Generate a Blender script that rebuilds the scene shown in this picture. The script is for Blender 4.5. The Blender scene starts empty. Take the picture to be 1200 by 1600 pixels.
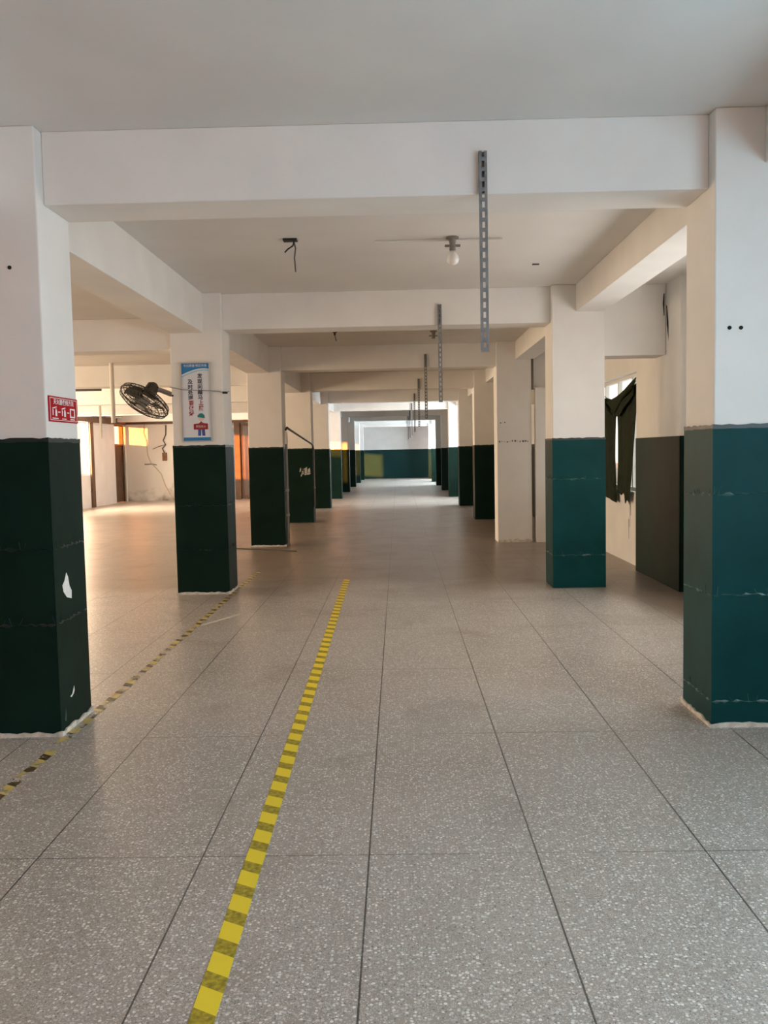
import bpy, bmesh, math, random
from mathutils import Matrix, Vector

random.seed(7)
scene = bpy.context.scene
COL = scene.collection

# ------------------------------------------------------------------ camera
F_PX = 1365.2
EYE = 1.45
R = Matrix(((0.9996817811961891, 0.018512994553479323, 0.01713491689730537),
            (0.015818645824200967, 0.06904674505251693, -0.9974880036581599),
            (-0.019649600217388784, 0.9974416354004457, 0.06873192257591243)))
cam_d = bpy.data.cameras.new('camera')
cam_d.sensor_fit = 'HORIZONTAL'
cam_d.sensor_width = 36.0
cam_d.lens = F_PX / 1200.0 * 36.0
cam_d.clip_start = 0.05
cam_d.clip_end = 300
cam = bpy.data.objects.new('camera', cam_d)
COL.objects.link(cam)
cam.matrix_world = Matrix.Translation((0, 0, EYE)) @ R.to_4x4()
scene.camera = cam

# ------------------------------------------------------------------ exposure, sky, sun, daylight
scene.view_settings.view_transform = 'Standard'
scene.view_settings.look = 'None'
scene.view_settings.gamma = 1.0
scene.view_settings.use_curve_mapping = False
scene.view_settings.exposure = 0.0
scene.cycles.use_denoising = True
scene.cycles.max_bounces = 14
scene.cycles.diffuse_bounces = 10
scene.cycles.glossy_bounces = 4
scene.cycles.transparent_max_bounces = 12
scene.cycles.sample_clamp_indirect = 6.0
scene.cycles.caustics_reflective = False
scene.cycles.caustics_refractive = False

world = bpy.data.worlds.new('evening_sky')
scene.world = world
world.use_nodes = True
wn, wl = world.node_tree.nodes, world.node_tree.links
wn.clear()
wo = wn.new('ShaderNodeOutputWorld')
wb = wn.new('ShaderNodeBackground')
wt = wn.new('ShaderNodeTexCoord')
ws = wn.new('ShaderNodeSeparateXYZ')
wr = wn.new('ShaderNodeMapRange')
wr.inputs['From Min'].default_value = -0.9
wr.inputs['From Max'].default_value = 0.7
wm = wn.new('ShaderNodeMix')
wm.data_type = 'RGBA'
wm.inputs['A'].default_value = (1.0, 0.72, 0.45, 1)      # the low sun's side
wm.inputs['B'].default_value = (0.93, 0.97, 0.92, 1)     # the far side of the sky
wl.new(wt.outputs['Generated'], ws.inputs[0])
wl.new(ws.outputs['X'], wr.inputs['Value'])
wl.new(wr.outputs['Result'], wm.inputs['Factor'])
wl.new(wm.outputs['Result'], wb.inputs['Color'])
wb.inputs['Strength'].default_value = 1.5
wl.new(wb.outputs[0], wo.inputs[0])


def sun_light(az_deg, el_deg, energy, color):
    d = bpy.data.lights.new('evening_sun', 'SUN')
    d.energy = energy
    d.color = color
    d.angle = math.radians(1.0)
    o = bpy.data.objects.new('evening_sun', d)
    COL.objects.link(o)
    az, el = math.radians(az_deg), math.radians(el_deg)
    v = Vector((math.sin(az) * math.cos(el), math.cos(az) * math.cos(el), -math.sin(el)))
    o.rotation_euler = v.to_track_quat('-Z', 'Y').to_euler()
    o.location = (-20, -10, 6)


def window_light(loc, direction, w, h, power, color):
    d = bpy.data.lights.new('window_daylight', 'AREA')
    d.shape = 'RECTANGLE'
    d.size = w
    d.size_y = h
    d.energy = power
    d.color = color
    o = bpy.data.objects.new('window_daylight', d)
    COL.objects.link(o)
    o.location = loc
    o.rotation_euler = Vector(direction).to_track_quat('-Z', 'Y').to_euler()
    return o


sun_light(45, 3.6, 42.0, (1.0, 0.26, 0.035))
COOL = (0.56, 0.92, 1.14)
WARM = (1.0, 0.76, 0.52)
# key: the big windows on the right next to the camera
window_light((3.25, 1.0, 1.6), (-1, 0, 0), 4.6, 1.45, 150, COOL)
window_light((3.25, 6.7, 1.6), (-1, 0, 0), 2.8, 1.3, 72, (0.98, 0.96, 0.92))
window_light((3.25, -3.9, 1.85), (-1, 0, 0), 3.4, 1.9, 30, COOL)
# open doorway behind the camera
window_light((0.2, -6.6, 1.4), (0, 1, 0), 4.0, 2.4, 14, COOL)
# unseen windows along the long left wall, frosted to soften the sun
for yc, pw in ((6.6, 150), (11.3, 260), (16.0, 340)):
    window_light((-8.98, yc, 1.7), (1, 0, 0), 3.2, 1.5, pw, WARM)
# left window that shows past the first pillar
window_light((-9.35, 23.6, 1.7), (1, 0, 0), 3.0, 1.5, 750, (1.0, 0.80, 0.57))
window_light((-9.35, 34.0, 1.7), (1, 0, 0), 3.0, 1.5, 90, (1.0, 0.8, 0.6))
# right-hand windows farther down
window_light((3.3, 11.8, 1.65), (-1, 0, 0), 2.5, 1.4, 20, (0.95, 0.97, 0.95))
window_light((3.3, 25.2, 1.7), (-1, 0, 0), 3.0, 1.6, 300, (0.8, 0.92, 1.0))
for yc in (39.0, 43.6):
    window_light((3.3, yc, 1.55), (-1, 0, -0.3), 3.4, 1.2, 470, (0.75, 0.90, 1.0))


# ------------------------------------------------------------------ materials
def new_mat(name):
    m = bpy.data.materials.new(name)
    m.use_nodes = True
    return m, m.node_tree.nodes, m.node_tree.links, m.node_tree.nodes['Principled BSDF']


def plain(name, rgb, rough=0.6, metal=0.0, noise=0.0, scale=20.0, bump=0.0, bump_scale=80.0, spec=0.5):
    m, n, l, p = new_mat(name)
    p.inputs['Base Color'].default_value = (*rgb, 1)
    p.inputs['Roughness'].default_value = rough
    p.inputs['Metallic'].default_value = metal
    p.inputs['Specular IOR Level'].default_value = spec
    tc = n.new('ShaderNodeTexCoord')
    if noise:
        t = n.new('ShaderNodeTexNoise')
        t.inputs['Scale'].default_value = scale
        t.inputs['Detail'].default_value = 6
        l.new(tc.outputs['Object'], t.inputs['Vector'])
        r = n.new('ShaderNodeValToRGB')
        r.color_ramp.elements[0].position = 0.3
        r.color_ramp.elements[1].position = 0.7
        r.color_ramp.elements[0].color = (*[c * (1 - noise) for c in rgb], 1)
        r.color_ramp.elements[1].color = (*[min(1, c * (1 + noise * 0.6)) for c in rgb], 1)
        l.new(t.outputs['Fac'], r.inputs['Fac'])
        l.new(r.outputs['Color'], p.inputs['Base Color'])
    if bump:
        t2 = n.new('ShaderNodeTexNoise')
        t2.inputs['Scale'].default_value = bump_scale
        t2.inputs['Detail'].default_value = 5
        l.new(tc.outputs['Object'], t2.inputs['Vector'])
        b = n.new('ShaderNodeBump')
        b.inputs['Strength'].default_value = bump
        b.inputs['Distance'].default_value = 0.01
        l.new(t2.outputs['Fac'], b.inputs['Height'])
        l.new(b.outputs['Normal'], p.inputs['Normal'])
    return m


M = {}
M['plaster'] = plain('white_plaster', (0.78, 0.765, 0.74), 0.85, noise=0.05, scale=2.5, bump=0.10, bump_scale=30)
M['ceiling'] = plain('ceiling_plaster', (0.74, 0.725, 0.70), 0.9, noise=0.05, scale=1.5, bump=0.08, bump_scale=25)
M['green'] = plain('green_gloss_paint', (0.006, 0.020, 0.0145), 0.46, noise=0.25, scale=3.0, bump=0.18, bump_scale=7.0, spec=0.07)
M['teal'] = plain('lit_green_gloss_paint', (0.004, 0.050, 0.052), 0.44, noise=0.25, scale=3.0, bump=0.18, bump_scale=7.0, spec=0.08)  # the green coat with near window light put into its colour
M['old_green'] = plain('faded_green_paint', (0.009, 0.042, 0.041), 0.5, noise=0.2, scale=1.0, spec=0.1)
M['seam'] = plain('green_paint_seam', (0.03, 0.10, 0.09), 0.3, noise=0.5, scale=60.0)
M['seam_dark'] = plain('dark_green_paint_edge', (0.006, 0.016, 0.014), 0.4, noise=0.5, scale=40)
M['chip'] = plain('bare_white_plaster', (0.82, 0.82, 0.79), 0.9, noise=0.1, scale=50)
M['base'] = plain('rough_plaster_edge', (0.72, 0.67, 0.60), 0.9, noise=0.35, scale=18, bump=0.5, bump_scale=60)
M['steel'] = plain('galvanised_steel', (0.20, 0.205, 0.21), 0.5, metal=0.15, noise=0.25, scale=25)
M['hole'] = plain('black_hole', (0.01, 0.01, 0.01), 0.9)
M['black'] = plain('black_plastic', (0.015, 0.014, 0.013), 0.5)
M['dark_metal'] = plain('dusty_dark_metal', (0.055, 0.048, 0.040), 0.5, metal=0.3, noise=0.3, scale=30)
M['fan_blade'] = plain('dark_fan_blade', (0.05, 0.045, 0.04), 0.5, noise=0.2, scale=10)
M['grey_paint'] = plain('grey_painted_metal', (0.30, 0.29, 0.27), 0.5)
M['pipe'] = plain('grey_plastic_pipe', (0.22, 0.22, 0.21), 0.45)
M['white_pipe'] = plain('white_plastic_pipe', (0.66, 0.62, 0.56), 0.5)
M['cable'] = plain('grey_cable', (0.12, 0.11, 0.11), 0.6)
M['white_cable'] = plain('dirty_white_cable', (0.55, 0.48, 0.38), 0.6)
M['brown'] = plain('brown_painted_wood', (0.10, 0.048, 0.022), 0.5, noise=0.3, scale=6)
M['purple_glass'] = plain('dark_door_glass', (0.12, 0.09, 0.09), 0.15)
M['rust'] = plain('rusty_metal', (0.20, 0.10, 0.05), 0.8, noise=0.5, scale=30)
M['cloth'] = plain('dark_green_cloth', (0.026, 0.032, 0.018), 0.95, noise=0.25, scale=14, bump=0.2, bump_scale=200, spec=0.1)
M['frame'] = plain('white_window_frame', (0.74, 0.73, 0.70), 0.5)
M['board_white'] = plain('board_white', (0.70, 0.72, 0.78), 0.35)
M['board_blue'] = plain('board_blue', (0.02, 0.20, 0.47), 0.35)
M['board_lightblue'] = plain('board_light_blue', (0.30, 0.55, 0.70), 0.35)
M['alu'] = plain('aluminium_frame', (0.66, 0.66, 0.66), 0.3, metal=0.7)
M['ink'] = plain('black_ink', (0.012, 0.012, 0.03), 0.5)
M['red_ink'] = plain('red_ink', (0.30, 0.012, 0.02), 0.5)
M['white_ink'] = plain('white_ink', (0.85, 0.80, 0.80), 0.5)
M['sign_red'] = plain('sign_red', (0.40, 0.008, 0.014), 0.6, spec=0.1)
M['cap_green'] = plain('printed_green', (0.02, 0.20, 0.19), 0.5)
M['skin'] = plain('printed_skin', (0.70, 0.55, 0.50), 0.5)
M['print_blue'] = plain('printed_blue', (0.04, 0.08, 0.30), 0.5)
M['bulb'] = plain('frosted_white_bulb', (0.80, 0.80, 0.78), 0.25)
M['ceramic'] = plain('grey_lamp_holder', (0.20, 0.18, 0.16), 0.5)
M['paper'] = plain('torn_paper', (0.42, 0.42, 0.38), 0.9, noise=0.5, scale=30)
M['chalk'] = plain('pale_tape_scrap', (0.60, 0.55, 0.46), 0.8)
M['building'] = plain('pale_render', (0.6, 0.57, 0.5), 0.9)
M['ground'] = plain('yard_concrete', (0.35, 0.34, 0.32), 0.9, noise=0.2, scale=0.5)

# glass: lets the daylight straight through, with a faint sheen
m, n, l, p = new_mat('window_glass')
n.remove(p)
tr = n.new('ShaderNodeBsdfTransparent')
gl = n.new('ShaderNodeBsdfGlossy')
gl.inputs['Roughness'].default_value = 0.05
mx = n.new('ShaderNodeMixShader')
mx.inputs[0].default_value = 0.06
l.new(tr.outputs[0], mx.inputs[1])
l.new(gl.outputs[0], mx.inputs[2])
l.new(mx.outputs[0], n['Material Output'].inputs[0])
M['glass'] = m
# frosted panes, added on unseen left windows to diffuse the low sun
m, n, l, p = new_mat('frosted_glass')
n.remove(p)
tr = n.new('ShaderNodeBsdfTranslucent')
tr.inputs['Color'].default_value = (0.30, 0.34, 0.36, 1)
df = n.new('ShaderNodeBsdfDiffuse')
df.inputs['Color'].default_value = (0.7, 0.7, 0.68, 1)
mx = n.new('ShaderNodeMixShader')
mx.inputs[0].default_value = 0.5
l.new(tr.outputs[0], mx.inputs[1])
l.new(df.outputs[0], mx.inputs[2])
l.new(mx.outputs[0], n['Material Output'].inputs[0])
M['frosted'] = m


def terrazzo():
    m, n, l, p = new_mat('terrazzo')
    tc = n.new('ShaderNodeTexCoord')
    sep = n.new('ShaderNodeSeparateXYZ')
    l.new(tc.outputs['Object'], sep.inputs[0])

    def math_(op, a, b=None, clamp=False):
        x = n.new('ShaderNodeMath')
        x.operation = op
        x.use_clamp = clamp
        for i, v in enumerate((a, b)):
            if v is None:
                continue
            if isinstance(v, (int, float)):
                x.inputs[i].default_value = v
            else:
                l.new(v, x.inputs[i])
        return x.outputs[0]

    # stone chips in two sizes
    def chips(scale, col_pos, chance):
        v = n.new('ShaderNodeTexVoronoi')
        v.inputs['Scale'].default_value = scale
        v.inputs['Randomness'].default_value = 1.0
        l.new(tc.outputs['Object'], v.inputs['Vector'])
        s = n.new('ShaderNodeSeparateColor')
        l.new(v.outputs['Color'], s.inputs[0])
        near = math_('LESS_THAN', v.outputs['Distance'], col_pos)
        pick = math_('GREATER_THAN', s.outputs[0], chance)
        return math_('MULTIPLY', near, pick), s.outputs[1]

    big, tone = chips(88.0, 0.42, 0.45)
    small, tone2 = chips(190.0, 0.44, 0.35)
    dark, tone3 = chips(120.0, 0.36, 0.70)
    wear = n.new('ShaderNodeTexNoise')
    wear.inputs['Scale'].default_value = 0.55
    wear.inputs['Detail'].default_value = 7
    wear.inputs['Roughness'].default_value = 0.6
    l.new(tc.outputs['Object'], wear.inputs['Vector'])
    base = n.new('ShaderNodeValToRGB')
    base.color_ramp.elements[0].position = 0.35
    base.color_ramp.elements[0].color = (0.335, 0.295, 0.255, 1)
    base.color_ramp.elements[1].position = 0.68
    base.color_ramp.elements[1].color = (0.435, 0.39, 0.345, 1)
    l.new(wear.outputs['Fac'], base.inputs['Fac'])

    def mix(fac, a, b):
        x = n.new('ShaderNodeMix')
        x.data_type = 'RGBA'
        if isinstance(fac, float):
            x.inputs['Factor'].default_value = fac
        else:
            l.new(fac, x.inputs['Factor'])
        for nm, v in (('A', a), ('B', b)):
            if isinstance(v, tuple):
                x.inputs[nm].default_value = v
            else:
                l.new(v, x.inputs[nm])
        return x.outputs['Result']

    ct = n.new('ShaderNodeValToRGB')
    ct.color_ramp.elements[0].color = (0.46, 0.44, 0.42, 1)
    ct.color_ramp.elements[1].color = (0.88, 0.85, 0.80, 1)
    l.new(tone, ct.inputs['Fac'])
    c1 = mix(dark, base.outputs['Color'], (0.20, 0.19, 0.18, 1))
    c2 = mix(small, c1, (0.58, 0.54, 0.50, 1))
    c3 = mix(big, c2, ct.outputs['Color'])

    # slab joints
    def joints(coord, start, step, width):
        a = math_('SUBTRACT', coord, start)
        b = math_('DIVIDE', a, step)
        c = math_('FRACT', math_('ADD', b, 1000.5))
        d = math_('ABSOLUTE', math_('SUBTRACT', c, 0.5))
        return math_('LESS_THAN', d, width / step / 2)

    jx = joints(sep.outputs['X'], -0.13, 0.6035, 0.006)
    jy = joints(sep.outputs['Y'], 4.405, 1.345, 0.006)
    jn = n.new('ShaderNodeTexNoise')
    jn.inputs['Scale'].default_value = 1.3
    l.new(tc.outputs['Object'], jn.inputs['Vector'])
    jmask = math_('MULTIPLY', math_('SUBTRACT', jn.outputs['Fac'], 0.30), 3.5, True)
    jx = math_('MULTIPLY', jx, 0.85)
    jy = math_('MULTIPLY', math_('MULTIPLY', jy, jmask), 0.75)
    j = math_('MAXIMUM', jx, jy)
    c4 = mix(j, c3, (0.035, 0.032, 0.03, 1))
    # brown scuffs
    sc = n.new('ShaderNodeTexNoise')
    sc.inputs['Scale'].default_value = 1.7
    sc.inputs['Detail'].default_value = 8
    sc.inputs['Distortion'].default_value = 0.8
    l.new(tc.outputs['Object'], sc.inputs['Vector'])
    scm = math_('MULTIPLY', math_('SUBTRACT', sc.outputs['Fac'], 0.56), 2.2, True)
    c5 = mix(scm, c4, (0.22, 0.17, 0.13, 1))
    # darker brown tone from beyond the second pillar pair, with a noisy edge
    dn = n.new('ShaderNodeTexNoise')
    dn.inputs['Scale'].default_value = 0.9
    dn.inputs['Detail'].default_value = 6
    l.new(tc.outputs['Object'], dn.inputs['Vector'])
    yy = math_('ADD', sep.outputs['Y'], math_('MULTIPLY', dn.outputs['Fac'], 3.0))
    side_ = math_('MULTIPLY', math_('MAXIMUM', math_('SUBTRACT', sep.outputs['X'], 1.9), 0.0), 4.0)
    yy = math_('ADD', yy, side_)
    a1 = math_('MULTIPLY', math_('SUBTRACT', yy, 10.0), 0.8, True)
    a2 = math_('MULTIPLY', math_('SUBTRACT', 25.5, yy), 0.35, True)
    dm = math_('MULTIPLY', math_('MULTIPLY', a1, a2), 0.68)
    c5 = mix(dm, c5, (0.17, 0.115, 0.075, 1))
    l.new(c5, p.inputs['Base Color'])
    rr = n.new('ShaderNodeMapRange')
    rr.inputs['To Min'].default_value = 0.24
    rr.inputs['To Max'].default_value = 0.42
    l.new(sc.outputs['Fac'], rr.inputs['Value'])
    l.new(rr.outputs['Result'], p.inputs['Roughness'])
    p.inputs['Specular IOR Level'].default_value = 0.45
    return m


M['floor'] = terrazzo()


def hazard(name, worn):
    m, n, l, p = new_mat(name)
    tc = n.new('ShaderNodeTexCoord')
    sep = n.new('ShaderNodeSeparateXYZ')
    l.new(tc.outputs['Object'], sep.inputs[0])
    a = n.new('ShaderNodeMath'); a.operation = 'MULTIPLY_ADD'
    a.inputs[1].default_value = 0.55
    l.new(sep.outputs['X'], a.inputs[0])
    l.new(sep.outputs['Y'], a.inputs[2])
    b = n.new('ShaderNodeMath'); b.operation = 'DIVIDE'; b.inputs[1].default_value = 0.165
    l.new(a.outputs[0], b.inputs[0])
    c = n.new('ShaderNodeMath'); c.operation = 'FRACT'
    l.new(b.outputs[0], c.inputs[0])
    d = n.new('ShaderNodeMath'); d.operation = 'LESS_THAN'; d.inputs[1].default_value = 0.42
    l.new(c.outputs[0], d.inputs[0])
    nz = n.new('ShaderNodeTexNoise'); nz.inputs['Scale'].default_value = 60
    nz.inputs['Detail'].default_value = 4
    l.new(tc.outputs['Object'], nz.inputs['Vector'])
    dk = n.new('ShaderNodeValToRGB')
    if worn:
        dk.color_ramp.elements[0].color = (0.03, 0.025, 0.02, 1)
        dk.color_ramp.elements[1].color = (0.16, 0.10, 0.03, 1)
    else:
        dk.color_ramp.elements[0].color = (0.24, 0.185, 0.012, 1)
        dk.color_ramp.elements[1].color = (0.52, 0.40, 0.02, 1)
    dk.color_ramp.elements[0].position = 0.35
    dk.color_ramp.elements[1].position = 0.65
    l.new(nz.outputs['Fac'], dk.inputs['Fac'])
    mx = n.new('ShaderNodeMix'); mx.data_type = 'RGBA'
    mx.inputs['A'].default_value = (0.62, 0.50, 0.16, 1) if worn else (0.90, 0.70, 0.03, 1)
    l.new(d.outputs[0], mx.inputs['Factor'])
    l.new(dk.outputs['Color'], mx.inputs['B'])
    l.new(mx.outputs['Result'], p.inputs['Base Color'])
    p.inputs['Roughness'].default_value = 0.45
    if worn:
        wn_ = n.new('ShaderNodeTexNoise'); wn_.inputs['Scale'].default_value = 9
        wn_.inputs['Detail'].default_value = 8; wn_.inputs['Roughness'].default_value = 0.7
        l.new(tc.outputs['Object'], wn_.inputs['Vector'])
        wg = n.new('ShaderNodeMath'); wg.operation = 'GREATER_THAN'; wg.inputs[1].default_value = 0.495
        l.new(wn_.outputs['Fac'], wg.inputs[0])
        l.new(wg.outputs[0], p.inputs['Alpha'])
    return m


M['tape'] = hazard('hazard_tape', False)
M['tape_worn'] = hazard('worn_hazard_tape', True)


def stained_wall():
    m, n, l, p = new_mat('stained_plaster')
    tc = n.new('ShaderNodeTexCoord')
    sep = n.new('ShaderNodeSeparateXYZ')
    l.new(tc.outputs['Object'], sep.inputs[0])
    nz = n.new('ShaderNodeTexNoise'); nz.inputs['Scale'].default_value = 2.2
    nz.inputs['Detail'].default_value = 8
    l.new(tc.outputs['Object'], nz.inputs['Vector'])
    hr = n.new('ShaderNodeMapRange')
    hr.inputs['From Min'].default_value = 0.0
    hr.inputs['From Max'].default_value = 0.9
    hr.inputs['To Min'].default_value = 0.25
    hr.inputs['To Max'].default_value = -0.2
    l.new(sep.outputs['Z'], hr.inputs['Value'])
    ad = n.new('ShaderNodeMath'); ad.operation = 'ADD'
    l.new(nz.outputs['Fac'], ad.inputs[0]); l.new(hr.outputs['Result'], ad.inputs[1])
    rp = n.new('ShaderNodeValToRGB')
    rp.color_ramp.elements[0].position = 0.58
    rp.color_ramp.elements[0].color = (0.76, 0.74, 0.70, 1)
    rp.color_ramp.elements[1].position = 0.85
    rp.color_ramp.elements[1].color = (0.22, 0.18, 0.14, 1)
    l.new(ad.outputs[0], rp.inputs['Fac'])
    l.new(rp.outputs['Color'], p.inputs['Base Color'])
    p.inputs['Roughness'].default_value = 0.9
    return m


M['stained'] = stained_wall()


# ------------------------------------------------------------------ mesh helpers
class MB:
    def __init__(self):
        self.v, self.f = [], []

    def box(self, x0, x1, y0, y1, z0, z1):
        b = len(self.v)
        self.v += [(x, y, z) for z in (z0, z1) for x, y in ((x0, y0), (x1, y0), (x1, y1), (x0, y1))]
        for q in ((3, 2, 1, 0), (4, 5, 6, 7), (0, 1, 5, 4), (1, 2, 6, 5), (2, 3, 7, 6), (3, 0, 4, 7)):
            self.f.append(tuple(b + i for i in q))
        return self

    def tube(self, pts, r, n=8, closed=False):
        pts = [Vector(q) for q in pts]
        b = len(self.v)
        N = len(pts)
        up = None
        rs = r if isinstance(r, (list, tuple)) else [r] * N
        for i, q in enumerate(pts):
            if closed:
                t = pts[(i + 1) % N] - pts[i - 1]
            else:
                t = pts[min(i + 1, N - 1)] - pts[max(i - 1, 0)]
            t.normalize()
            if up is None:
                up = Vector((0, 0, 1)) if abs(t.z) < 0.9 else Vector((1, 0, 0))
            up = (up - t * up.dot(t)).normalized()
            s = t.cross(up)
            for k in range(n):
                a = 2 * math.pi * k / n
                self.v.append(tuple(q + (up * math.cos(a) + s * math.sin(a)) * rs[i]))
        segs = N if closed else N - 1
        for i in range(segs):
            j = (i + 1) % N
            for k in range(n):
                k2 = (k + 1) % n
                self.f.append((b + i * n + k, b + i * n + k2, b + j * n + k2, b + j * n + k))
        if not closed:
            self.f.append(tuple(b + k for k in reversed(range(n))))
            self.f.append(tuple(b + (N - 1) * n + k for k in range(n)))
        return self

    def lathe(self, prof, c=(0, 0, 0), n=20):
        b = len(self.v)
        for r, z in prof:
            for k in range(n):
                a = 2 * math.pi * k / n
                self.v.append((c[0] + r * math.cos(a), c[1] + r * math.sin(a), c[2] + z))
        for i in range(len(prof) - 1):
            for k in range(n):
                k2 = (k + 1) % n
                self.f.append((b + i * n + k, b + i * n + k2, b + (i + 1) * n + k2, b + (i + 1) * n + k))
        self.f.append(tuple(b + k for k in reversed(range(n))))
        self.f.append(tuple(b + (len(prof) - 1) * n + k for k in range(n)))
        return self

    def prism(self, pts, fn, t):
        """outline pts (u, v) placed by fn(u, v, depth), thickness t"""
        b = len(self.v)
        N = len(pts)
        self.v += [tuple(fn(u, w, 0.0)) for u, w in pts]
        self.v += [tuple(fn(u, w, t)) for u, w in pts]
        self.f.append(tuple(b + i for i in reversed(range(N))))
        self.f.append(tuple(b + N + i for i in range(N)))
        for i in range(N):
            j = (i + 1) % N
            self.f.append((b + i, b + j, b + N + j, b + N + i))
        return self

    def build(self, name, mat, parent=None, smooth=False, bevel=0.0, loc=None):
        me = bpy.data.meshes.new(name)
        me.from_pydata(self.v, [], self.f)
        bm = bmesh.new()
        bm.from_mesh(me)
        bmesh.ops.recalc_face_normals(bm, faces=bm.faces)
        bm.to_mesh(me)
        bm.free()
        if smooth:
            for q in me.polygons:
                q.use_smooth = True
        me.materials.append(M[mat] if isinstance(mat, str) else mat)
        o = bpy.data.objects.new(name, me)
        COL.objects.link(o)
        if parent is not None:
            o.parent = parent
        if loc is not None:
            o.location = loc
        if bevel:
            bv = o.modifiers.new('soft_edges', 'BEVEL')
            bv.width = bevel
            bv.segments = 2
            bv.limit_method = 'ANGLE'
        return o


def tag(o, label, cat, group=None, kind=None):
    o['label'] = label
    o['category'] = cat
    if group:
        o['group'] = group
    if kind:
        o['kind'] = kind
    return o


def thing(name, loc, label, cat, group=None, kind=None, rotz=0.0):
    o = bpy.data.objects.new(name, None)
    COL.objects.link(o)
    o.empty_display_size = 0.1
    o.location = loc
    o.rotation_euler = (0, 0, rotz)
    return tag(o, label, cat, group, kind)


def struct(o, label, cat):
    return tag(o, label, cat, None, 'structure')


def link_copy(o, parent=None):
    c = o.copy()
    COL.objects.link(c)
    if parent is not None:
        c.parent = parent
    return c


def text_mesh(body, size, name, mat, parent, origin, ux, uy, line=1.0, bold=0.0, align='CENTER'):
    cu = bpy.data.curves.new('lettering', 'FONT')
    cu.body = body
    cu.size = size
    cu.align_x = align
    cu.align_y = 'CENTER'
    cu.space_line = line
    cu.offset = bold
    cu.extrude = 0.0004
    cu.resolution_u = 2
    tmp = bpy.data.objects.new('lettering', cu)
    COL.objects.link(tmp)
    dg = bpy.context.evaluated_depsgraph_get()
    dg.update()
    me = bpy.data.meshes.new_from_object(tmp.evaluated_get(dg))
    bpy.data.objects.remove(tmp)
    bpy.data.curves.remove(cu)
    ux, uy = Vector(ux), Vector(uy)
    uz = ux.cross(uy)
    o0 = Vector(origin)
    for v in me.vertices:
        c = v.co.copy()
        v.co = o0 + ux * c.x + uy * c.y + uz * c.z
    me.materials.clear()
    me.materials.append(M[mat])
    me.name = name
    o = bpy.data.objects.new(name, me)
    COL.objects.link(o)
    o.parent = parent
    return o


# ------------------------------------------------------------------ dimensions
Y1, STEP = 4.4515, 4.5897
XL, XR = -1.789, 1.595
PW, PD = 0.534, 0.433
CEIL, BEAM = 3.11, 2.743
WAIN = 1.55
WL_X, WR_X = -8.9, 2.88
Y_BACK, Y_FAR = -6.3, 47.75
AISLE_Y = 28.4


def Yk(k):
    return Y1 + (k - 1) * STEP


# ------------------------------------------------------------------ floor, ceiling, beams
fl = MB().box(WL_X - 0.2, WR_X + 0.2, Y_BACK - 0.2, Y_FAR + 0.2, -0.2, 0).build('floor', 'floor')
struct(fl, 'grey brown speckled terrazzo floor with thin slab joints', 'floor')
yard = MB().box(-60, 60, -50, 100, -0.5, -0.35).build('ground', 'ground')
struct(yard, 'concrete yard outside the windows', 'ground')

ce = MB().box(WL_X - 0.2, WR_X + 0.2, Y_BACK - 0.2, Y_FAR + 0.2, CEIL, CEIL + 0.2).build('ceiling', 'ceiling')
struct(ce, 'white plastered ceiling carried by deep cross beams', 'ceiling')
MB().box(WL_X, XL - PW, Y_BACK, Y_FAR, 2.88, CEIL).build('ceiling_aisle', 'ceiling')
struct(bpy.data.objects['ceiling_aisle'], 'lower plastered ceiling over the wide aisle', 'ceiling')
ORD = ['', 'first', 'second', 'third', 'fourth', 'fifth', 'sixth', 'seventh', 'eighth', 'ninth', 'tenth', 'eleventh']


def beam(x0, x1, y0, y1, z0, z1, label):
    o = MB().box(x0, x1, y0, y1, z0, z1).build('ceiling_beam', 'plaster', bevel=0.006)
    struct(o, label, 'beam')


for k in range(1, 11):
    y0, y1 = Yk(k) + 0.09, Yk(k) + PD
    beam(XL, XR, y0, y1, BEAM, CEIL, ORD[k] + ' white cross beam over the corridor, between the pillar pair')
    beam(WL_X, XL - PW, y0, y1, 2.55, 2.88, ORD[k] + ' deep white beam across the wide aisle behind the fan')
    beam(XR + PW, WR_X if k != 2 else 2.775, y0, y1, 2.39, CEIL, ORD[k] + ' short deep beam between curtain side pillar and outer wall')
for k in range(1, 12):
    ya = Y_BACK if k == 1 else Yk(k - 1) + PD
    yb = Y_FAR if k == 11 else Yk(k)
    beam(XL - PW, -1.975, ya, yb, 2.705, CEIL, ORD[k] + ' long beam along the fan side pillar tops')
    beam(1.838, XR + PW, ya, yb, 2.835, CEIL, ORD[k] + ' long beam along the curtain side pillar tops')


# ------------------------------------------------------------------ walls with openings
def wall_boxes(mb, along, a0, a1, b0, b1, zt, openings):
    """a wall running along 'x' or 'y' from a0 to a1, thickness b0..b1, openings (u0, u1, z0, z1)"""
    def put(u0, u1, z0, z1):
        if u1 - u0 < 1e-4 or z1 - z0 < 1e-4:
            return
        if along == 'y':
            mb.box(b0, b1, u0, u1, z0, z1)
        else:
            mb.box(u0, u1, b0, b1, z0, z1)
    cur = a0
    for u0, u1, z0, z1 in sorted(openings):
        put(cur, u0, 0, zt)
        put(u0, u1, 0, z0)
        put(u0, u1, z1, zt)
        cur = u1
    put(cur, a1, 0, zt)


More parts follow.
